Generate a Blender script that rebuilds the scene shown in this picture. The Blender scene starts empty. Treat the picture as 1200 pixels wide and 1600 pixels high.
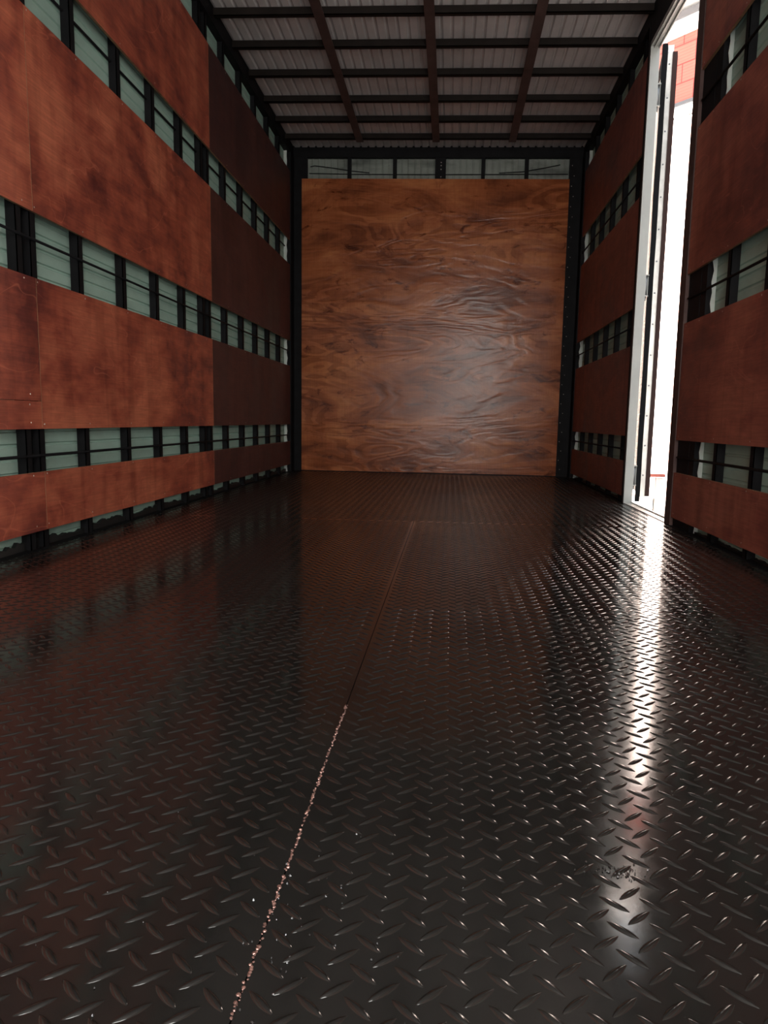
import bpy, bmesh, math, random
import numpy as np
from mathutils import Vector, Matrix
random.seed(7)
S = bpy.context.scene
COL = S.collection

# ------------------------------------------------------------------ camera
F, CX, CY = 1211.76, 629.49, 832.53
cam = bpy.data.cameras.new('camera'); camo = bpy.data.objects.new('camera', cam); COL.objects.link(camo)
cam.sensor_fit = 'VERTICAL'; cam.sensor_width = 27.0; cam.sensor_height = 36.0
cam.lens = F / 1600 * 36.0
cam.shift_x = -(CX - 600) / 1600.0
cam.shift_y = (CY - 800) / 1600.0
cam.clip_start = 0.02; cam.clip_end = 300
R = [(0.99795944, 0.06072777, 0.01972557), (-0.02820472, 0.14210469, 0.98944972), (-0.05728398, 0.98798704, -0.14352753)]
m = Matrix(((R[0][0], R[1][0], -R[2][0], 0.0), (R[0][1], R[1][1], -R[2][1], 0.0), (R[0][2], R[1][2], -R[2][2], 0.46664), (0, 0, 0, 1)))
camo.matrix_world = m
S.camera = camo

# ------------------------------------------------------------------ light
EXPO = -0.55
SKY = 4.5
SUN = 100.0
REAR = 9.0
REAR_LOW = 17.0
REAR_WIDE = 74.0
S.view_settings.view_transform = 'Standard'; S.view_settings.look = 'None'
S.view_settings.gamma = 1.0; S.view_settings.use_curve_mapping = False
S.view_settings.exposure = EXPO
w = bpy.data.worlds.new('sky'); S.world = w; w.use_nodes = True
nt = w.node_tree; bg = nt.nodes['Background']
bg.inputs['Color'].default_value = (0.86, 0.93, 1.0, 1); bg.inputs['Strength'].default_value = SKY
sl = bpy.data.lights.new('sun', 'SUN'); sl.energy = SUN; sl.angle = 0.01; sl.color = (1, 0.95, 0.88)
so = bpy.data.objects.new('sun', sl); COL.objects.link(so); so.location = (-6, -6, 12)
so.rotation_euler = Vector((0.62, 0.55, -0.98)).to_track_quat('-Z', 'Y').to_euler()
def area(name, loc, size, energy, color, target):
    l = bpy.data.lights.new(name, 'AREA'); l.shape = 'RECTANGLE'; l.size, l.size_y = size
    l.energy = energy; l.color = color
    o = bpy.data.objects.new(name, l); COL.objects.link(o); o.location = loc
    o.rotation_euler = (Vector(target) - Vector(loc)).to_track_quat('-Z', 'Y').to_euler()
    return o
# daylight coming in through the open rear of the box, behind the photographer
area('rear_daylight', (-0.18, -0.72, 1.35), (2.3, 2.5), REAR, (1.0, 0.96, 0.93), (-0.18, 5, 1.2)).data.spread = math.radians(62)
area('rear_wide_daylight', (0.45, -0.60, 1.5), (1.0, 1.8), REAR_WIDE, (1.0, 0.99, 0.94), (-1.0, 2.5, 1.0))
area('rear_low_daylight', (-0.1, -0.70, 0.45), (0.6, 0.35), REAR_LOW, (1.0, 0.97, 0.95), (-0.1, 6, 0.45))

# ------------------------------------------------------------------ measures (metres)
XL, XR = -1.402, 1.0476
H, D = 2.7074, 6.9393
Y0 = -0.85                     # rear end of the box
PT = 0.012                     # plywood thickness
SD = 0.034                     # stud depth
DY0, DY1 = 3.79, 4.69          # side door opening

# ------------------------------------------------------------------ helpers
class MB:
    def __init__(s): s.v = []; s.f = []
    def box(s, x0, x1, y0, y1, z0, z1):
        b = len(s.v)
        s.v += [(x0,y0,z0),(x1,y0,z0),(x1,y1,z0),(x0,y1,z0),(x0,y0,z1),(x1,y0,z1),(x1,y1,z1),(x0,y1,z1)]
        s.f += [tuple(b+i for i in q) for q in ((0,3,2,1),(4,5,6,7),(0,1,5,4),(1,2,6,5),(2,3,7,6),(3,0,4,7))]
        return s
    def tube(s, pts, r, n=8):
        pts = [Vector(p) for p in pts]; rings = []
        for i, p in enumerate(pts):
            d = (pts[min(i+1, len(pts)-1)] - pts[max(i-1, 0)]).normalized()
            a = d.cross(Vector((0, 0, 1)));
            if a.length < 1e-3: a = Vector((1, 0, 0))
            a.normalize(); c = d.cross(a)
            b = len(s.v)
            for k in range(n):
                t = 2*math.pi*k/n; s.v.append(tuple(p + a*math.cos(t)*r + c*math.sin(t)*r))
            rings.append(b)
        for i in range(len(rings)-1):
            for k in range(n):
                s.f.append((rings[i]+k, rings[i]+(k+1) % n, rings[i+1]+(k+1) % n, rings[i+1]+k))
        s.f.append(tuple(rings[0]+k for k in range(n))[::-1]); s.f.append(tuple(rings[-1]+k for k in range(n)))
        return s
    def extrude(s, prof, axis, a0, a1, closed=True):
        """prof: list of (u,v); axis 'X': (a,u,v), 'Y': (u,a,v), 'Z': (u,v,a)"""
        mk = {'X': lambda a,u,v: (a,u,v), 'Y': lambda a,u,v: (u,a,v), 'Z': lambda a,u,v: (u,v,a)}[axis]
        b = len(s.v); n = len(prof)
        s.v += [mk(a0, *p) for p in prof] + [mk(a1, *p) for p in prof]
        for i in range(n if closed else n-1):
            j = (i+1) % n; s.f.append((b+i, b+j, b+n+j, b+n+i))
        if closed:
            s.f.append(tuple(range(b, b+n))[::-1]); s.f.append(tuple(range(b+n, b+2*n)))
        return s
    def dome(s, c, nrm, r, h, n=8):
        nrm = Vector(nrm); c = Vector(c); a = nrm.orthogonal().normalized(); q = nrm.cross(a); b = len(s.v)
        for rr, hh in ((1, 0), (0.75, 0.7)):
            for k in range(n):
                t = 2*math.pi*k/n; s.v.append(tuple(c + (a*math.cos(t) + q*math.sin(t))*r*rr + nrm*h*hh))
        s.v.append(tuple(c + nrm*h))
        for k in range(n):
            s.f.append((b+k, b+(k+1) % n, b+n+(k+1) % n, b+n+k)); s.f.append((b+n+k, b+n+(k+1) % n, b+2*n))
        return s
    def build(s, name, mat, parent=None, origin=None, bevel=0, smooth=False):
        me = bpy.data.meshes.new(name); o_ = Vector(origin) if origin is not None else Vector(
            ((min(v[0] for v in s.v)+max(v[0] for v in s.v))/2, (min(v[1] for v in s.v)+max(v[1] for v in s.v))/2, min(v[2] for v in s.v)))
        po = parent_world(parent)
        me.from_pydata([tuple(Vector(v)-o_) for v in s.v], [], s.f)
        bm = bmesh.new(); bm.from_mesh(me); bmesh.ops.recalc_face_normals(bm, faces=bm.faces)
        if bevel: bmesh.ops.bevel(bm, geom=bm.edges[:], offset=bevel, segments=2, affect='EDGES', clamp_overlap=True)
        bm.to_mesh(me); bm.free()
        if smooth:
            for p in me.polygons: p.use_smooth = True
        me.materials.append(mat)
        o = bpy.data.objects.new(name, me); COL.objects.link(o); o.parent = parent; o.location = o_ - po
        return o
def parent_world(p):
    v = Vector((0, 0, 0))
    while p is not None: v += Vector(p.location); p = p.parent
    return v
def tag(o, label=None, cat=None, group=None, kind=None):
    if label: o['label'] = label
    if cat: o['category'] = cat
    if group: o['group'] = group
    if kind: o['kind'] = kind
    return o
def empty(name, loc, parent=None):
    o = bpy.data.objects.new(name, None); COL.objects.link(o); o.parent = parent
    o.location = Vector(loc) - parent_world(parent); o.empty_display_size = 0.1
    return o

# ------------------------------------------------------------------ materials
def newmat(name):
    mt = bpy.data.materials.new(name); mt.use_nodes = True
    return mt, mt.node_tree, mt.node_tree.nodes['Principled BSDF']
def N(nt, typ, **kw):
    n = nt.nodes.new(typ)
    for k, v in kw.items():
        if k in n.inputs: n.inputs[k].default_value = v
        else: setattr(n, k, v)
    return n
def ramp(nt, src, stops):
    r = nt.nodes.new('ShaderNodeValToRGB'); e = r.color_ramp.elements
    while len(e) < len(stops): e.new(0.5)
    for i, (p, c) in enumerate(stops):
        e[i].position = p; e[i].color = (*c, 1) if len(c) == 3 else c
    nt.links.new(src, r.inputs[0]); return r
def mix(nt, fac, a, b, mode='MIX'):
    n = nt.nodes.new('ShaderNodeMix'); n.data_type = 'RGBA'; n.blend_type = mode
    for sock, v in ((n.inputs[0], fac), (n.inputs[6], a), (n.inputs[7], b)):
        if isinstance(v, (int, float)): sock.default_value = v
        elif isinstance(v, tuple): sock.default_value = (*v, 1) if len(v) == 3 else v
        else: nt.links.new(v, sock)
    return n.outputs[2]
def coords(nt, scale=(1, 1, 1)):
    tc = N(nt, 'ShaderNodeTexCoord'); oi = N(nt, 'ShaderNodeObjectInfo')
    mul = N(nt, 'ShaderNodeMath', operation='MULTIPLY'); mul.inputs[1].default_value = 37.0
    nt.links.new(oi.outputs['Random'], mul.inputs[0])
    cb = N(nt, 'ShaderNodeCombineXYZ')
    for i in range(3): nt.links.new(mul.outputs[0], cb.inputs[i])
    add = N(nt, 'ShaderNodeVectorMath', operation='ADD')
    nt.links.new(tc.outputs['Object'], add.inputs[0]); nt.links.new(cb.outputs[0], add.inputs[1])
    mp = N(nt, 'ShaderNodeMapping'); mp.inputs['Scale'].default_value = scale
    nt.links.new(add.outputs[0], mp.inputs['Vector']); return mp.outputs[0]
def noise(nt, vec, scale, detail=4, rough=0.55, dist=0.0):
    n = N(nt, 'ShaderNodeTexNoise'); n.inputs['Scale'].default_value = scale; n.inputs['Detail'].default_value = detail
    n.inputs['Roughness'].default_value = rough; n.inputs['Distortion'].default_value = dist
    nt.links.new(vec, n.inputs['Vector']); return n.outputs[0]
def simple(name, col, rough=0.5, metal=0.0, spec=0.5, var=0.0, vscale=12, bump=0.0):
    mt, nt, b = newmat(name)
    b.inputs['Base Color'].default_value = (*col, 1); b.inputs['Roughness'].default_value = rough
    b.inputs['Metallic'].default_value = metal; b.inputs['Specular IOR Level'].default_value = spec
    n = noise(nt, coords(nt), vscale, 4)
    lo = tuple(c*(1-var) for c in col); hi = tuple(min(1, c*(1+var)) for c in col)
    r = ramp(nt, n, [(0.3, lo), (0.7, hi)]); nt.links.new(r.outputs[0], b.inputs['Base Color'])
    if bump:
        bp = N(nt, 'ShaderNodeBump'); bp.inputs['Strength'].default_value = bump; bp.inputs['Distance'].default_value = 0.002
        nt.links.new(n, bp.inputs['Height']); nt.links.new(bp.outputs[0], b.inputs['Normal'])
    return mt

def plywood(name, hi, mid, dark, rough=0.42, scr=0.25):
    mt, nt, b = newmat(name)
    c = coords(nt)
    blot = noise(nt, c, 1.7, 6, 0.6, 0.5)
    fine = noise(nt, coords(nt, (1, 0.6, 1.6)), 9, 5, 0.6, 0.3)
    s = N(nt, 'ShaderNodeMath', operation='MULTIPLY_ADD'); s.inputs[1].default_value = 0.35; nt.links.new(fine, s.inputs[0])
    ms = N(nt, 'ShaderNodeMath', operation='MULTIPLY'); ms.inputs[1].default_value = 0.72; nt.links.new(blot, ms.inputs[0]); nt.links.new(ms.outputs[0], s.inputs[2])
    r = ramp(nt, s.outputs[0], [(0.41, dark), (0.52, mid), (0.65, hi)])
    streak = noise(nt, coords(nt, (1, 6, 0.7)), 2.5, 3, 0.5, 0.4)
    sr = ramp(nt, streak, [(0.5, (1, 1, 1)), (0.72, (0.76, 0.73, 0.74))])
    col = mix(nt, 1.0, r.outputs[0], sr.outputs[0], 'MULTIPLY')
    grain = noise(nt, coords(nt, (1, 2, 60)), 3.0, 3, 0.5)
    gr = ramp(nt, grain, [(0.35, (0.86, 0.86, 0.86)), (0.65, (1.08, 1.08, 1.08))])
    col = mix(nt, 1.0, col, gr.outputs[0], 'MULTIPLY')
    # pale rubbed scratches
    v = N(nt, 'ShaderNodeTexNoise'); v.inputs['Scale'].default_value = 1.3; v.inputs['Detail'].default_value = 2; v.inputs['Distortion'].default_value = 1.6
    nt.links.new(coords(nt, (1, 1.0, 1.8)), v.inputs['Vector'])
    vr = ramp(nt, v.outputs[0], [(0.497, (0, 0, 0)), (0.5, (1, 1, 1)), (0.503, (0, 0, 0))])
    sc = N(nt, 'ShaderNodeMath', operation='MULTIPLY'); sc.inputs[1].default_value = scr; nt.links.new(vr.outputs[0], sc.inputs[0])
    col = mix(nt, sc.outputs[0], col, tuple(min(1, x*1.5+0.03) for x in hi))
    nt.links.new(col, b.inputs['Base Color'])
    rr = ramp(nt, blot, [(0.3, (rough-0.08,)*3), (0.7, (rough+0.12,)*3)]); nt.links.new(rr.outputs[0], b.inputs['Roughness'])
    bp = N(nt, 'ShaderNodeBump'); bp.inputs['Strength'].default_value = 0.25; bp.inputs['Distance'].default_value = 0.002
    nt.links.new(fine, bp.inputs['Height']); nt.links.new(bp.outputs[0], b.inputs['Normal'])
    b.inputs['Specular IOR Level'].default_value = 0.35
    return mt
M_ply = plywood('stained_plywood', (0.62, 0.175, 0.092), (0.40, 0.088, 0.050), (0.17, 0.036, 0.029))
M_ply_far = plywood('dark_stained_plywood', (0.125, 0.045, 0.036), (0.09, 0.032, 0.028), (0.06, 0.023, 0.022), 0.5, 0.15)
M_ply_right = plywood('red_brown_plywood', (0.40, 0.135, 0.088), (0.27, 0.078, 0.056), (0.14, 0.042, 0.036), 0.45, 0.25)

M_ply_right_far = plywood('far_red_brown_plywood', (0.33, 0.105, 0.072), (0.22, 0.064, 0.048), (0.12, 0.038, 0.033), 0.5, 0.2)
def back_ply():
    mt, nt, b = newmat('varnished_back_plywood')
    base = noise(nt, coords(nt, (1, 1, 2.6)), 1.6, 6, 0.62, 0.9)
    r = ramp(nt, base, [(0.34, (0.17, 0.046, 0.018)), (0.5, (0.36, 0.105, 0.038)), (0.66, (0.52, 0.18, 0.068))])
    # rotary-cut figure: thin contour lines of a stretched, distorted field
    ct = noise(nt, coords(nt, (0.75, 1, 3.4)), 1.0, 2.5, 0.5, 1.2)
    sn = N(nt, 'ShaderNodeMath', operation='MULTIPLY'); sn.inputs[1].default_value = 60.0; nt.links.new(ct, sn.inputs[0])
    si = N(nt, 'ShaderNodeMath', operation='SINE'); nt.links.new(sn.outputs[0], si.inputs[0])
    line = ramp(nt, si.outputs[0], [(0.0, (0.66, 0.60, 0.56)), (0.25, (1, 1, 1)), (0.95, (1.08, 1.08, 1.08))])
    amt = ramp(nt, noise(nt, coords(nt, (1, 1, 2)), 1.5, 3), [(0.45, (0, 0, 0)), (0.58, (1, 1, 1))])
    l2 = mix(nt, amt.outputs[0], (1, 1, 1), line.outputs[0])
    col = mix(nt, 0.8, r.outputs[0], l2, 'MULTIPLY')
    spots = noise(nt, coords(nt, (1, 1, 2.2)), 4.2, 5, 0.65, 1.0)
    sp = ramp(nt, spots, [(0.58, (1, 1, 1)), (0.68, (0.38, 0.30, 0.28))])
    col = mix(nt, 1.0, col, sp.outputs[0], 'MULTIPLY')
    gv = noise(nt, coords(nt, (90, 1, 6)), 1.0, 2); gh = noise(nt, coords(nt, (3, 1, 110)), 1.0, 2)
    for g in (gv, gh):
        rg = ramp(nt, g, [(0.35, (0.94, 0.94, 0.94)), (0.65, (1.05, 1.05, 1.05))]); col = mix(nt, 1.0, col, rg.outputs[0], 'MULTIPLY')
    nt.links.new(col, b.inputs['Base Color'])
    b.inputs['Roughness'].default_value = 0.19; b.inputs['Specular IOR Level'].default_value = 0.22
    hb = N(nt, 'ShaderNodeMath', operation='ADD'); nt.links.new(base, hb.inputs[0]); nt.links.new(ct, hb.inputs[1])
    bp = N(nt, 'ShaderNodeBump'); bp.inputs['Strength'].default_value = 0.5; bp.inputs['Distance'].default_value = 0.008
    nt.links.new(hb.outputs[0], bp.inputs['Height'])
    bp2 = N(nt, 'ShaderNodeBump'); bp2.inputs['Strength'].default_value = 0.10; bp2.inputs['Distance'].default_value = 0.003
    nt.links.new(si.outputs[0], bp2.inputs['Height']); nt.links.new(bp.outputs[0], bp2.inputs['Normal'])
    nt.links.new(bp2.outputs[0], b.inputs['Normal'])
    return mt
M_back = back_ply()
M_edge = simple('plywood_edge', (0.30, 0.17, 0.09), 0.7, var=0.3, vscale=40)

def skin_mat(name, col, dirt=0.0):
    mt, nt, b = newmat(name)
    n = noise(nt, coords(nt, (1, 1, 2)), 3.0, 5, 0.6)
    r = ramp(nt, n, [(0.3, tuple(c*0.8 for c in col)), (0.7, tuple(min(1, c*1.1) for c in col))])
    c = r.outputs[0]
    if dirt:
        d = noise(nt, coords(nt, (0.7, 1, 2.5)), 2.2, 4, 0.5)
        dr = ramp(nt, d, [(0.50, (1, 1, 1)), (0.64, (0.35, 0.35, 0.36))]); c = mix(nt, dirt, c, dr.outputs[0], 'MULTIPLY')
    nt.links.new(c, b.inputs['Base Color']); b.inputs['Roughness'].default_value = 0.5; b.inputs['Specular IOR Level'].default_value = 0.4
    return mt
M_skin = skin_mat('pale_green_sheet', (0.40, 0.58, 0.50))
M_skin_back = skin_mat('grey_green_back_sheet', (0.27, 0.30, 0.265), 1.0)
M_roof = skin_mat('galvanised_roof_sheet', (0.66, 0.62, 0.61))
M_frame = simple('black_frame_paint', (0.009, 0.0088, 0.010), 0.6, spec=0.12, var=0.3)
M_frame_brown = simple('brown_batten_paint', (0.085, 0.052, 0.047), 0.6, spec=0.2, var=0.25)
M_cross = simple('dark_brown_crossbar_paint', (0.016, 0.012, 0.010), 0.6, spec=0.12, var=0.25)
M_screw = simple('zinc_screw', (0.62, 0.55, 0.48), 0.35, metal=0.6)
M_alu = simple('white_aluminium', (0.33, 0.335, 0.32), 0.4, var=0.05)
M_alu_edge = simple('bare_aluminium', (0.62, 0.60, 0.56), 0.35, metal=0.5, var=0.15, vscale=18)
M_rubber = simple('black_rubber', (0.006, 0.006, 0.007), 0.7, spec=0.1)
M_rubber_brown = simple('brown_rubber', (0.035, 0.016, 0.014), 0.6, spec=0.2)
M_zinc = simple('zinc_plated_steel', (0.16, 0.165, 0.17), 0.35, metal=0.8)
M_seal = simple('black_sealant', (0.012, 0.012, 0.012), 0.5)
M_pale = simple('pale_sheet_flange', (0.62, 0.68, 0.64), 0.45, var=0.1)
M_white = simple('white_render', (0.82, 0.80, 0.78), 0.8, var=0.05)
M_grey = simple('grey_concrete', (0.34, 0.32, 0.31), 0.8, var=0.15)
M_ground = simple('pale_concrete_ground', (0.34, 0.32, 0.31), 0.85, var=0.12, vscale=3)
M_red = simple('red_coping_paint', (0.45, 0.12, 0.09), 0.7, var=0.2)

def floor_mat():
    mt, nt, b = newmat('black_painted_tread_plate')
    g = N(nt, 'ShaderNodeTexCoord').outputs['Object']
    n1 = noise(nt, g, 2.5, 5, 0.6); n2 = noise(nt, g, 45, 4, 0.65)
    col = ramp(nt, n1, [(0.3, (0.012, 0.0120, 0.0112)), (0.7, (0.019, 0.0190, 0.0178))]); nt.links.new(col.outputs[0], b.inputs['Base Color'])
    a = N(nt, 'ShaderNodeMath', operation='ADD'); nt.links.new(n1, a.inputs[0])
    m2 = N(nt, 'ShaderNodeMath', operation='MULTIPLY'); m2.inputs[1].default_value = 0.5; nt.links.new(n2, m2.inputs[0]); nt.links.new(m2.outputs[0], a.inputs[1])
    r = ramp(nt, a.outputs[0], [(0.6, (0.085,)*3), (0.95, (0.18,)*3)]); nt.links.new(r.outputs[0], b.inputs['Roughness'])
    b.inputs['Specular IOR Level'].default_value = 0.8
    bp = N(nt, 'ShaderNodeBump'); bp.inputs['Strength'].default_value = 0.06; bp.inputs['Distance'].default_value = 0.001
    nt.links.new(n2, bp.inputs['Height']); nt.links.new(bp.outputs[0], b.inputs['Normal'])
    return mt
M_floor = floor_mat()

def brick_mat(nm, c1, c2, c3):
    mt, nt, b = newmat(nm)
    tc = N(nt, 'ShaderNodeTexCoord')
    mp = N(nt, 'ShaderNodeMapping'); mp.inputs['Rotation'].default_value = (math.pi/2, 0, 0)
    sx = N(nt, 'ShaderNodeSeparateXYZ'); nt.links.new(tc.outputs['Object'], sx.inputs[0])
    cb = N(nt, 'ShaderNodeCombineXYZ'); nt.links.new(sx.outputs[0], cb.inputs[0]); nt.links.new(sx.outputs[2], cb.inputs[1])
    br = N(nt, 'ShaderNodeTexBrick'); nt.links.new(cb.outputs[0], br.inputs['Vector'])
    br.inputs['Color1'].default_value = (*c1, 1); br.inputs['Color2'].default_value = (*c2, 1)
    br.inputs['Mortar'].default_value = (*c3, 1); br.inputs['Scale'].default_value = 1.0
    br.inputs['Mortar Size'].default_value = 0.007; br.inputs['Brick Width'].default_value = 0.30; br.inputs['Row Height'].default_value = 0.19
    ml = N(nt, 'ShaderNodeMath', operation='MULTIPLY'); ml.inputs[1].default_value = 2*math.pi/0.030; nt.links.new(sx.outputs[2], ml.inputs[0])
    sn = N(nt, 'ShaderNodeMath', operation='SINE'); nt.links.new(ml.outputs[0], sn.inputs[0])
    gr = ramp(nt, sn.outputs[0], [(0.85, (1, 1, 1)), (1.0, (0.72, 0.6, 0.6))])
    col = mix(nt, 1.0, br.outputs[0], gr.outputs[0], 'MULTIPLY'); nt.links.new(col, b.inputs['Base Color'])
    b.inputs['Roughness'].default_value = 0.85
    return mt
M_brick = brick_mat('hollow_clay_blockwork', (0.47, 0.125, 0.095), (0.43, 0.11, 0.085), (0.25, 0.045, 0.04))
M_brick_sunlit = brick_mat('sunlit_pale_blockwork', (0.85, 0.74, 0.68), (0.84, 0.72, 0.66), (0.62, 0.36, 0.32))  # same blocks paled: sunlit overexposure put into the colour

# ------------------------------------------------------------------ setting: side walls
def skin_profile(x, sgn, z0, z1, pitch=0.048, depth=0.006):
    """horizontally ribbed sheet, closed profile (x,z) extruded along Y. sgn=+1: outside lies toward +x"""
    p = []; z = z0
    while z < z1 - 1e-6:
        p.append((x, z)); e = min(z1, z+pitch*0.72); p.append((x, e))
        if e < z1: p.append((x+sgn*depth, min(z1, e+pitch*0.08))); p.append((x+sgn*depth, min(z1, e+pitch*0.2)))
        z += pitch
    p.append((x, z1))
    t = sgn*(depth+0.003)
    return p + [(x+t, z1), (x+t, z0)]

STUDS = [1.80, 2.19, 2.565, 2.65, 2.99, 3.39, 3.77, 4.15, 4.475, 4.59, 4.93, 5.32, 5.70, 6.08, 6.46]  # far edges
# left wall
wl = MB().extrude(skin_profile(XL-SD-PT, -1, -0.02, H+0.05), 'Y', Y0, D+0.05).build('wall_left', M_skin, origin=(XL-SD-PT, 3, 0))
tag(wl, kind='structure')
def stud(parent, side, ye, z0=0.0, z1=2.668, w=0.035):
    x = XL if side < 0 else XR; f = x + side*PT; b = x + side*(PT+SD)
    lo, hi = min(f, b), max(f, b)
    mb = MB()
    # lipped C-channel: front web with two returns
    mb.box(min(f, f+side*0.003), max(f, f+side*0.003), ye-w, ye, z0, z1)
    mb.box(lo, hi, ye-w, ye-w+0.003, z0, z1); mb.box(lo, hi, ye-0.003, ye, z0, z1)
    return mb.build('stud', M_frame, parent)
for i, y in enumerate(STUDS): stud(wl, -1, y)
for z in (0.322, 1.040, 1.905):
    xr_ = XL-PT*0.5 if z < 1.5 else XL-PT-SD*0.75
    MB().tube([(xr_, 1.5, z), (xr_, 6.75, z)], 0.0052, 8).build('rail', M_frame, wl, smooth=True)
def top_rail(parent, side):
    x = XL if side < 0 else XR
    a, b = sorted((x, x+side*(PT+SD+0.002)))
    return MB().box(a, b, Y0, D, 2.668, H+0.05).build('top_rail', M_frame, parent)
top_rail(wl, -1)
# pale folded flange of the sheet in the far corner
def flange(parent, side, y, w=0.03):
    x = XL if side < 0 else XR
    mb = MB(); pts = []
    n = 60; z0, z1 = 0.0, 2.667
    for i in range(n+1):
        z = z0+(z1-z0)*i/n; pts.append((x+side*(PT+SD-w*0.75-0.006*math.sin(z*70+2)*random.uniform(.3, 1)), z))
    back = x+side*(PT+SD)
    prof = pts + [(back, z1), (back, z0)]
    # extruded along Y (profile in x,z)
    return mb.extrude(prof, 'Y', y, y+0.004).build('sheet_flange', M_pale, parent)
flange(wl, -1, 6.76, 0.034)
def sealant(parent, side, y0, y1, top=0.022):
    """ragged black sealant along the foot of the sheet"""
    x = XL if side < 0 else XR; xs = x+side*(PT+SD)
    pts = []; y = y0
    while y < y1:
        pts.append((y, top*0.5+top*abs(math.sin(y*5.1+1))*random.uniform(0.3, 1.0)+random.uniform(0, 0.006))); y += 0.018
    pts.append((y1, 0.01))
    prof = [(y0, -0.01)] + pts + [(y1, -0.01)]
    a, b = sorted((xs, xs-side*0.014))
    return MB().extrude(prof, 'X', a, b).build('sealant_bead', M_seal, parent)
sealant(wl, -1, 1.6, 6.85)
# bottom angle of the frame
for par, side in ((wl, -1),):
    a, b = sorted((XL-PT-SD, XL+0.004)); MB().box(a, b, Y0, D, -0.03, 0.0015).build('bottom_rail', M_frame, par)

# right wall, split by the door: one sheet with an opening
xs = XR+SD+PT
mb = MB()
mb.extrude(skin_profile(xs, 1, -0.02, H+0.05), 'Y', Y0, DY0-0.06)
mb.extrude(skin_profile(xs, 1, -0.02, H+0.05), 'Y', DY1+0.035, D+0.05)
mb.extrude(skin_profile(xs, 1, 2.56, H+0.05), 'Y', DY0-0.06, DY1+0.02)
wr = tag(mb.build('wall_right', M_skin, origin=(xs, 3, 0)), kind='structure')
RS = [1.65, 2.04, 2.43, 2.82, 3.205]
for y in RS: stud(wr, 1, y)
for y in (4.93, 5.32, 5.70, 6.08, 6.46): stud(wr, 1, y, w=0.022)
stud(wr, 1, 4.745, w=0.045)
# thick double jamb post on the near side of the door
MB().box(XR+PT, XR+PT+SD, 3.45, 3.52, 0, 2.667).box(XR+PT, XR+PT+SD, 3.53, 3.70, 0, 2.667).build('jamb_post', M_frame, wr)
for z in (0.322, 1.035, 1.870):
    MB().tube([(XR+PT*0.5, 1.5, z), (XR+PT*0.5, 3.68, z)], 0.0055, 8).build('rail', M_frame, wr, smooth=True)
    MB().tube([(XR+PT*0.5, 4.75, z), (XR+PT*0.5, 6.80, z)], 0.0052, 8).build('rail', M_frame, wr, smooth=True)
top_rail(wr, 1)
flange(wr, 1, 3.435, 0.022); flange(wr, 1, 6.76, 0.034)
sealant(wr, 1, 1.4, 3.44, 0.007); sealant(wr, 1, 4.76, 6.85, 0.007)
a, b = XR-0.004, XR+PT+SD
MB().box(a, b, Y0, DY0-0.06, -0.03, 0.0015).build('bottom_rail', M_frame, wr)
MB().box(a, b, DY1, D, -0.03, 0.0015).build('bottom_rail', M_frame, wr)

rv = None; yy_ = 2.5
while yy_ < 3.42:
    if rv is None: rv = MB().dome((0, 0, 0), (-1, 0, 0), 0.0035, 0.003).build('rivet', M_screw, wr); q = rv
    else: q = rv.copy(); COL.objects.link(q); q.parent = wr
    q.location = Vector((xs, yy_, 0.019)) - parent_world(wr); yy_ += 0.062
# front wall of the box (far end) and the added rear blocker
prof = []
x = XL-0.05; pitch = 0.055
while x < XR+0.05:
    prof += [(x, D+0.045), (x+0.035, D+0.045), (x+0.042, D+0.041), (x+0.048, D+0.041)]; x += pitch
prof += [(x, D+0.045), (x, D+0.065), (XL-0.05, D+0.065)]
wb = tag(MB().extrude(prof, 'Z', -0.02, H+0.05).build('wall_front', M_skin_back, origin=(-0.18, D+0.05, 0)), kind='structure')
for x0, x1 in ((-0.937, -0.906), (-0.549, -0.518), (-0.19, -0.100), (0.200, 0.231), (0.565, 0.597)):
    MB().box(x0, x1, D+0.003, D+0.04, 0, 2.67).build('stud', M_frame, wb)
for x in (-0.14,):
    for z in (2.515, 2.575, 2.605, 2.63): MB().dome((x, D+0.003, z), (0, -1, 0), 0.005, 0.004).build('rivet', M_screw, wb)
MB().box(XL-0.04, XR+0.04, D-0.002, D+0.060, 2.669, H+0.062).build('top_beam', M_frame, wb)
MB().box(XL-0.04, XR+0.04, D-0.01, D+0.042, -0.02, 0.012).build('bottom_rail', M_frame, wb)
wrr = tag(MB().box(XL-0.06, XR+0.06, Y0-0.03, Y0, -0.02, H+0.05).build('wall_rear_blocker', M_grey), kind='structure')  # unseen wall added across the open rear to keep outside light out

# corner posts at the far end
cp = MB().box(XL-0.04, XL+0.006, D-0.14, D+0.04, 0, 2.67).box(XL, -1.2835, D-0.004, D+0.04, 0, 2.67).build('corner_post', M_frame, wb)
cp = MB().box(XR-0.006, XR+0.04, D-0.14, D+0.04, 0, 2.67).box(0.937, XR, D-0.004, D+0.04, 0, 2.67).build('corner_post', M_frame, wb)
z = 0.05; riv = MB().dome((0, 0, 0), (0, -1, 0), 0.0042, 0.004).build('rivet', M_screw, wb); riv.location = Vector((0.972, D-0.004, 0.06)) - parent_world(wb)
k = 0
zz = 0.14
while zz < 2.65:
    c = riv.copy(); COL.objects.link(c); c.parent = wb; c.location = Vector((0.958+0.018*(k % 2), D-0.004, zz)) - parent_world(wb)
    k += 1; zz += 0.082
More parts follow.
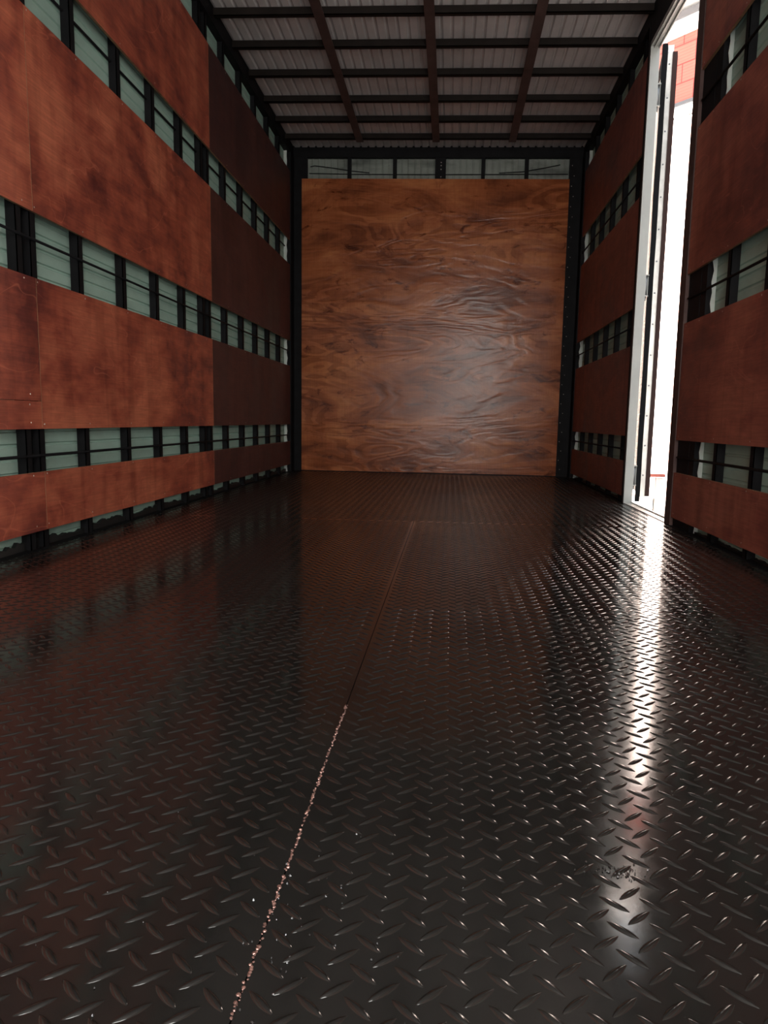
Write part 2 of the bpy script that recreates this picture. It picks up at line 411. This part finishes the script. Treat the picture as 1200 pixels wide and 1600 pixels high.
# cables strung behind the studs above the back panel
def cable(pts, r=0.0035):
    out = []
    for i in range(len(pts)-1):
        for t in range(6):
            u = t/6; out.append(tuple(pts[i][j]*(1-u)+pts[i+1][j]*u for j in range(3)))
    out.append(pts[-1]); return MB().tube(out, r, 6)
yb = D+0.030
c1 = cable([(-1.27, yb, 2.548), (-0.9, yb, 2.542), (-0.3, yb, 2.540), (0.3, yb, 2.542), (0.93, yb, 2.545)]).build('cable', M_rubber, smooth=True)
tag(c1, 'straight thin black cable strung level across the gap above the back panel', 'cable')
c2 = cable([(-1.26, yb-0.008, 2.600), (-1.22, yb-0.008, 2.608), (-1.08, yb-0.008, 2.592), (-0.92, yb-0.008, 2.568), (-0.75, yb-0.008, 2.552)], 0.0035).build('cable', M_rubber, smooth=True)
tag(c2, 'drooping black cable end above the back panel by the left corner post', 'cable')
c3 = cable([(0.35, yb-0.008, 2.552), (0.55, yb-0.008, 2.562), (0.72, yb-0.008, 2.590), (0.86, yb-0.008, 2.618)], 0.0035).build('cable', M_rubber, smooth=True)
tag(c3, 'black cable end rising above the back panel by the right corner post', 'cable')

for y0_, y1_, z0_ in ((Y0, DY0-0.06, -0.05), (DY1+0.036, D+0.05, -0.05), (DY0-0.06, DY1+0.036, 2.565)):
    MB().box(XR+0.0560, XR+0.0568, y0_, y1_, z0_, H+0.05).build('outer_sheet', M_white, wr)
# ------------------------------------------------------------------ ceiling
prof = []; x = XL-0.05; zc = H+0.042
while x < XR+0.05:
    prof += [(x, zc), (x+0.040, zc), (x+0.048, zc+0.011), (x+0.056, zc+0.011)]; x += 0.064
prof += [(x, zc), (x, zc+0.03), (XL-0.05, zc+0.03)]
ceil = tag(MB().extrude(prof, 'Y', Y0, D+0.05).build('ceiling', M_roof, origin=(-0.18, 3, zc)), kind='structure')
ords = ['nearest the back panel', 'second from the back panel', 'third from the back panel', 'fourth from the back panel', 'fifth from the back panel', 'sixth from the back panel']
yy = [6.645, 6.280, 5.905, 5.488, 5.092, 4.710, 4.325, 3.94, 3.555, 3.17, 2.785, 2.4]
for i, y in enumerate(yy[:6]):
    o = MB().box(XL, XR, y-0.006, y, H, H+0.041).box(XL, XR, y-0.034, y-0.028, H, H+0.041).box(XL, XR, y-0.034, y, H, H+0.003).build('ceiling_crossbar', M_cross)
    tag(o, 'dark steel crossbar running side to side under the roof sheet, ' + ords[i], 'beam', 'crossbars under the roof sheet')
for (x0, x1, x2, x3, lab) in ((-0.823, -0.770, -0.834, -0.771, 'brown lengthwise ceiling batten nearest the left wall'),
                  (-0.208, -0.146, -0.211, -0.156, 'brown lengthwise ceiling batten down the middle of the roof'),
                  (0.395, 0.453, 0.410, 0.471, 'brown lengthwise ceiling batten nearest the side door')):
    a, b = (x0+x2)/2, (x1+x3)/2
    o = MB().box(a, b, 1.2, 6.665, H-0.010, H-0.0005).build('ceiling_batten', M_frame_brown, bevel=0.002)
    tag(o, lab, 'batten', 'brown battens under the ceiling crossbars')
    s0 = MB().dome((0, 0, 0), (0, 0, -1), 0.006, 0.005).build('screw', M_screw, o)
    for i, y in enumerate(yy[:6]):
        s = s0 if i == 0 else s0.copy()
        if i: COL.objects.link(s); s.parent = o
        s.location = Vector((a+0.012 if i % 2 else b-0.012, y-0.017, H-0.010)) - parent_world(o)

# ------------------------------------------------------------------ floor of tread plates
fl = tag(MB().box(XL-0.04, XR+0.04, Y0, D+0.04, -0.06, -0.012).build('floor', M_frame), kind='structure')
SEAM, XS = -0.158, 3.60
P, BW, BL = 0.0392, 0.0042, 0.0175
def lozenges(cx, cy, ang, hi):
    n = len(cx)
    us = np.array([-0.9, -0.6, -0.2, 0.2, 0.6, 0.9]) if hi else np.array([-0.65, 0.0, 0.65])
    vs = np.array([-1, -0.62, 0, 0.62, 1.0]) if hi else np.array([-1, 0, 1.0]); hs = np.array([0, 0.8, 1, 0.8, 0]) if hi else np.array([0, 1, 0.0])
    loc = [(-BL, 0, 0)]
    for u in us:
        wdt = BW*(1-abs(u)**2.0)**0.8; hh = 0.0017*(1-abs(u)**3)
        for v_, h_ in zip(vs, hs): loc.append((u*BL, v_*wdt, h_*hh))
    loc.append((BL, 0, 0)); loc = np.array(loc); nv = len(loc); m_ = len(vs)
    tr = []
    for j in range(m_-1): tr.append((0, 1+j+1, 1+j)); tr.append((nv-1, nv-1-m_+j, nv-1-m_+j+1))
    for i in range(len(us)-1):
        for j in range(m_-1):
            a = 1+i*m_+j; tr += [(a, a+1, a+m_+1), (a, a+m_+1, a+m_)]
    tr = np.array(tr)
    ca, sa = np.cos(ang)[:, None], np.sin(ang)[:, None]
    X = cx[:, None] + loc[None, :, 0]*ca - loc[None, :, 1]*sa
    Y = cy[:, None] + loc[None, :, 0]*sa + loc[None, :, 1]*ca
    Z = np.broadcast_to(loc[None, :, 2], X.shape)
    V = np.stack([X, Y, Z], -1).reshape(-1, 3)
    T = (tr[None] + (np.arange(n)*nv)[:, None, None]).reshape(-1, 3)
    return V, T
def tread_plate(x0, x1, y0, y1):
    g = 0.0007
    base = np.array([(x0+g, y0+g, 0), (x1-g, y0+g, 0), (x1-g, y1-g, 0), (x0+g, y1-g, 0), (x0+g, y0+g, -0.006), (x1-g, y0+g, -0.006), (x1-g, y1-g, -0.006), (x0+g, y1-g, -0.006)])
    bt = np.array([(0,1,2),(0,2,3),(4,6,5),(4,7,6),(0,4,5),(0,5,1),(1,5,6),(1,6,2),(2,6,7),(2,7,3),(3,7,4),(3,4,0)])
    Vs, Ts, sm = [base], [bt], [np.zeros(12, bool)]; off = 8
    ox, oy = 0.1935, 0.655
    rng = np.random.default_rng(3)
    for ang, dx, dy in ((42, 0, 0), (-44, 0.0196, 0.0196)):
        i0 = math.ceil((x0+0.005-ox-dx)/P); i1 = math.floor((x1-0.005-ox-dx)/P)
        j0 = math.ceil((max(y0, 0.2)+0.012-oy-dy)/P); j1 = math.floor((y1-0.012-oy-dy)/P)
        I, J = np.meshgrid(np.arange(i0, i1+1), np.arange(j0, j1+1))
        cx = (ox+dx+I*P).ravel(); cy = (oy+dy+J*P).ravel()
        an = np.radians(ang + rng.normal(0, 1.2, cx.shape))
        for sel, hi in ((cy < 1.9, True), (cy >= 1.9, False)):
            if sel.any():
                V, T = lozenges(cx[sel], cy[sel], an[sel], hi)
                Vs.append(V); Ts.append(T+off); off += len(V); sm.append(np.ones(len(T), bool))
    V = np.concatenate(Vs); T = np.concatenate(Ts); sm = np.concatenate(sm)
    me = bpy.data.meshes.new('tread_plate'); me.vertices.add(len(V)); me.vertices.foreach_set('co', V.ravel().astype(np.float32))
    me.loops.add(len(T)*3); me.loops.foreach_set('vertex_index', T.ravel().astype(np.int32))
    me.polygons.add(len(T)); me.polygons.foreach_set('loop_start', (np.arange(len(T))*3).astype(np.int32))
    me.polygons.foreach_set('loop_total', np.full(len(T), 3, np.int32))
    me.polygons.foreach_set('use_smooth', sm); me.update(); me.validate()
    me.materials.append(M_floor)
    o = bpy.data.objects.new('tread_plate', me); COL.objects.link(o); o.parent = fl; o.location = -parent_world(fl)
    return o
tread_plate(XL, SEAM, Y0, XS); tread_plate(SEAM, XR, Y0, XS)
tread_plate(XL, XR, XS, D-0.012)
# weld bead along the lengthwise seam, rough near the camera
mb = MB(); y = 0.36
while y < 1.22:
    r = random.uniform(0.0007, 0.0024)*(1.0 if y > 0.5 else 0.9)
    if random.random() < 0.82: mb.dome((SEAM+random.uniform(-0.0016, 0.0016), y, -0.0006), (random.uniform(-.25, .25), random.uniform(-.25, .25), 1), r, r*0.9, 7)
    y += random.uniform(0.0016, 0.004)
mb.build('weld_bead', simple('worn_weld_metal', (0.34, 0.20, 0.17), 0.32, metal=0.6, var=0.5, vscale=90), fl)

# small debris: chips of paint and metal shavings lying on the plates
def chips(name, spots, n, mat, label, cat):
    mb = MB()
    for k in range(n):
        cx, cy, sx_, sy_ = random.choice(spots)
        px, py = random.gauss(cx, sx_), random.gauss(cy, sy_); r = random.uniform(0.0006, 0.0018)
        a = random.uniform(0, 3.14); b = len(mb.v)
        for t in range(5):
            an = a+t*1.2566; rr = r*random.uniform(0.5, 1.2); mb.v.append((px+rr*math.cos(an), py+rr*math.sin(an), 0.0002+random.uniform(0, 0.0009)))
        mb.v.append((px, py, 0.0022)); 
        for t in range(5): mb.f.append((b+t, b+(t+1) % 5, b+5))
        mb.f.append(tuple(b+t for t in range(5))[::-1])
    return tag(mb.build(name, mat), label, cat, kind='stuff')
chips('metal_shavings', [(-0.13, 0.66, 0.02, 0.05), (-0.155, 0.6, 0.01, 0.08), (0.05, 0.62, 0.25, 0.12), (-0.2, 0.6, 0.1, 0.1)], 70, M_zinc, 'tiny bright metal shavings scattered on the tread plate floor around the seam', 'shavings')
chips('paint_flakes', [(0.178, 0.775, 0.018, 0.007), (0.195, 0.765, 0.012, 0.005)], 60, simple('glossy_paint_flake', (0.03, 0.027, 0.026), 0.12), 'patch of glossy black flaked paint lying on the tread plate in the door reflection', 'flakes')

# ------------------------------------------------------------------ plywood lining
def panel(side, y0, y1, z0, z1, mat, label, group, studs):
    x = XL if side < 0 else XR
    a, b = sorted((x, x+side*(PT-0.001)))
    g = 0.0012
    o = MB().box(a, b, y0+g, y1-g, z0, z1).build('plywood_panel', mat, origin=((a+b)/2, (y0+y1)/2, z0))
    o.data.materials.append(M_edge)
    for p in o.data.polygons:
        if abs(p.normal.x) < 0.5: p.material_index = 1
    tag(o, label, 'panel', group)
    s0 = None
    for sy in studs:
        yc = sy-0.018
        if y0+0.01 < yc < y1-0.01 and yc > 2.3:
            for zc_ in (z0+0.014, z1-0.014):
                if s0 is None:
                    s0 = MB().dome((0, 0, 0), (-side, 0, 0), 0.0036, 0.0022, 7).build('screw', M_screw, o); s = s0
                else:
                    s = s0.copy(); COL.objects.link(s); s.parent = o
                s.location = Vector((x, yc+random.uniform(-.006, .006), zc_+random.uniform(-.004, .004))) - parent_world(o)
    return o
rows = [(0.064, 0.266, 'bottom', 'narrow'), (0.413, 0.914, 'second lowest', 'wide'), (1.128, 1.760, 'second highest', 'wide'), (1.962, 2.515, 'top', 'wide')]
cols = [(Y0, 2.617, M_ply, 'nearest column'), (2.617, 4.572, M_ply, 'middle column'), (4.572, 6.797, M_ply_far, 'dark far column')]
for z0, z1, rn, wd in rows:
    for y0, y1, mt, cn in cols:
        g = 'red stained plywood panels on the left wall'
        if rn == 'second lowest' and y0 == Y0:
            panel(-1, y0, y1, z0, 0.506, mt, 'narrow red plywood strip, second lowest row of left wall, nearest column', g, STUDS)
            panel(-1, y0, y1, 0.508, z1, mt, 'red stained plywood panel above the narrow strip at the left picture edge', g, STUDS)
        else:
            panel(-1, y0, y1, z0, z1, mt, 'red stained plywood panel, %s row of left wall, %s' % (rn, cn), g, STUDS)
rr = [(0.041, 0.251, 'bottom', 'narrow'), (0.401, 0.926, 'second lowest', 'wide'), (1.1415, 1.763, 'second highest', 'wide'), (2.000, 2.515, 'top', 'wide')]
for z0, z1, rn, wd in rr:
    panel(1, Y0, 3.698, z0, z1, M_ply_right, 'red-brown plywood panel, %s row of right wall, on near side of door' % rn, 'plywood panels on the right wall nearer than the door', RS+[3.50, 3.68])
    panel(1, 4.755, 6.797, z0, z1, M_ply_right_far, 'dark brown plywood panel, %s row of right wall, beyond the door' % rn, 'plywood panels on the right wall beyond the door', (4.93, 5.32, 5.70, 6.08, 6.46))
o = MB().box(-1.326, 0.938, D-0.019, D-0.0112, 0.008, 2.492).build('plywood_panel', M_back, origin=(-0.2, D-0.008, 0))
tag(o, 'large glossy orange-brown plywood panel with wavy grain covering the back wall', 'panel')

# ------------------------------------------------------------------ side door
tr = empty('trim_1', (XR+0.02, DY1, 0)); tag(tr, kind='structure')
fx0, fx1 = XR-0.002, XR+0.048
# far jamb, header, sill: white aluminium sections with a small lip
MB().extrude([(fx0, DY1), (fx1, DY1), (fx1, DY1+0.012), (fx1-0.01, DY1+0.03), (fx0, DY1+0.02)], 'Z', 0.0, 2.56).build('far_jamb', M_alu, tr)
MB().box(fx0, fx1, DY0-0.05, DY1+0.02, 2.535, 2.56).box(fx0+0.016, fx0+0.022, DY0-0.05, DY1+0.02, 2.525, 2.536).box(fx1-0.006, fx1, DY0-0.05, DY1+0.02, 2.525, 2.536).build('header', M_alu, tr)
MB().box(fx0+0.004, fx1, DY0, DY1, -0.012, 0.004).box(fx1-0.006, fx1, DY0, DY1, 0.004, 0.012).build('sill', M_alu_edge, tr)
MB().box(fx0-0.002, fx1, DY0-0.012, DY0, 0.0, 2.54).box(fx0-0.002, fx0+0.016, DY0-0.09, DY0-0.012, 0.0, 2.54).build('near_jamb', M_frame_brown, tr)
MB().box(fx0+0.02, fx1, DY0-0.07, DY0-0.012, 0.0, 2.54).build('near_jamb_core', M_frame, tr)
MB().box(fx0-0.002, fx1-0.01, DY1+0.021, DY1+0.056, 0.0, 2.667).build('far_jamb_post', M_frame, tr)
MB().box(fx0-0.001, fx0+0.05, DY0-0.09, DY1+0.03, 2.56, 2.667).build('header_rail', M_frame, tr)

LY, LX0, LX1, LZ0, LZ1 = 4.78, 1.139, 1.206, 0.03, 2.595
LW = 0.84
dr = empty('door_1', (LX0+0.03, LY, LZ0)); tag(dr, kind='structure')
# outer skin with horizontal ribs faces the truck side; leaf core; inner skin
prof = []; z = LZ0+0.01
while z < LZ1-0.01:
    prof += [(LX0+0.012, z), (LX0+0.012, z+0.03), (LX0+0.018, z+0.034), (LX0+0.018, z+0.042)]; z += 0.046
prof += [(LX0+0.012, LZ1-0.01), (LX1-0.012, LZ1-0.01), (LX1-0.012, LZ0+0.01)]
MB().extrude(prof, 'Y', LY+0.012, LY+LW).build('leaf_panel', M_white, dr)
MB().box(LX0+0.014, LX1-0.014, LY, LY+0.012, LZ0+0.004, LZ1-0.05).build('edge_profile', M_alu_edge, dr)
# rubber seals: a fin on each side of the edge profile, ragged lip
def seal(xc, wid, mat, z0, z1, wob):
    pts = []; n = 90
    for i in range(n+1):
        z = z0+(z1-z0)*i/n; pts.append((xc-wid/2+wob*math.sin(z*9+1)*random.uniform(.4, 1), z))
    pts2 = [(xc+wid/2+wob*0.3*math.sin(z*13), z) for (_, z) in reversed(pts)]
    pts2[0] = (xc+wid/2-0.002, z1)
    return MB().extrude(pts+pts2, 'Y', LY-0.012, LY+0.02)
seal(LX0+0.007, 0.029, M_rubber, LZ0-0.025, LZ1-0.01, 0.0022).build('door_seal', M_rubber, dr)['label'] = 'wavy black rubber seal'
seal(LX1-0.004, 0.026, M_rubber_brown, LZ0+0.01, LZ1-0.055, 0.0008).build('door_seal', M_rubber_brown, dr)['label'] = 'brown rubber seal'
# seal along the top of the leaf
MB().box(LX0-0.002, LX0+0.02, LY, LY+LW, LZ1-0.03, LZ1-0.008).build('top_seal', M_rubber, dr)
r0 = None; z = 0.16
while z < LZ1-0.1:
    if r0 is None: r0 = MB().dome((0, 0, 0), (0, -1, 0), 0.0062, 0.005).build('rivet', M_zinc, dr); s = r0
    else: s = r0.copy(); COL.objects.link(s); s.parent = dr
    s.location = Vector(((LX0+LX1)/2, LY, z)) - parent_world(dr); z += 0.178
for z in (2.305, 1.27, 0.165):
    h = MB().tube([(LX0-0.022, LY-0.035, z-0.055), (LX0-0.022, LY-0.035, z+0.055)], 0.011, 12).build('hinge', M_zinc, dr, smooth=True)
    MB().box(LX0-0.038, LX0-0.006, LY-0.05, LY-0.02, z+0.055, z+0.061).box(LX0-0.038, LX0-0.006, LY-0.05, LY-0.02, z-0.061, z-0.055).box(LX0-0.012, LX0-0.008, LY-0.035, LY+0.08, z-0.05, z+0.05).build('hinge_strap', M_alu, h)
    MB().tube([(LX0-0.022, LY-0.035, z-0.085), (LX0-0.022, LY-0.035, z-0.061)], 0.005, 8).build('hinge_pin', M_zinc, h, smooth=True)

dr.rotation_euler = (0, 0, -math.radians(10))
# ------------------------------------------------------------------ outside
tag(MB().box(-30, 40, -30, 60, -1.2, -1.1).build('ground', M_ground), kind='structure')
# building across the yard: facade through (2.32, 8.9) along (-.64,.77)
B = empty('brick_building', (2.32, 8.9, -1.1)); tag(B, 'red hollow-block building with white bands and eaves seen through the side door', 'building')
ang = math.atan2(0.77, -0.64); B.rotation_euler = (0, 0, ang)
def bpart(name, mb_, mat):
    me = bpy.data.meshes.new(name); me.from_pydata(mb_.v, [], mb_.f)
    bm = bmesh.new(); bm.from_mesh(me); bmesh.ops.recalc_face_normals(bm, faces=bm.faces); bm.to_mesh(me); bm.free()
    me.materials.append(mat); o = bpy.data.objects.new(name, me); COL.objects.link(o); o.parent = B; return o
Z = 1.1  # local z = world z + 1.1 ; local -y... is the outside (towards the truck)
# local +x runs along the facade; the truck lies on local +y side
bpart('block_wall', MB().box(-9, 12, -0.3, 0.0, 0, 3.68+Z), M_brick_sunlit)
bpart('ring_beam', MB().box(-9, 12, -0.3, 0.012, 3.70+Z, 3.80+Z), M_white)
M_dark_grey = simple('dark_grey_metal', (0.10, 0.10, 0.105), 0.6)
bpart('ledge', MB().box(-9, 12, -0.3, 0.03, 3.80+Z, 3.835+Z), M_dark_grey)
bpart('upper_block_wall', MB().box(-9, 12, -0.3, 0.0, 3.83+Z, 4.50+Z), M_brick)
bpart('fascia', MB().box(-9, 12, -0.3, 0.02, 4.50+Z, 4.68+Z), M_white)
bpart('gutter', MB().box(-9, 12, -0.3, 0.05, 4.66+Z, 4.72+Z), M_dark_grey)
bpart('soffit', MB().box(-9, 12, -0.3, 0.85, 4.76+Z, 4.84+Z), M_white)
tag(MB().box(3.30, 3.42, -7, 6.4, -1.1, 4.4).build('wall_light_blocker', simple('dark_light_blocker', (0.05, 0.052, 0.05), 0.8, var=0.2)), kind='structure')  # unseen dark wall, added to cut doorway light on the left wall
# handrail standing on the ground outside the door
rl = empty('metal_railing', (1.40, 5.3, -1.1)); tag(rl, 'pale metal railing post and bar low outside the side door', 'railing')
MB().box(1.385, 1.43, 5.28, 5.32, -1.1, 0.12).build('post', M_white, rl)
MB().box(1.375, 1.380, 5.29, 5.30, -1.1, -0.02).build('rod', M_frame, rl)
MB().box(1.22, 1.44, 5.27, 5.33, 0.125, 0.145).build('top_bar', M_red, rl)
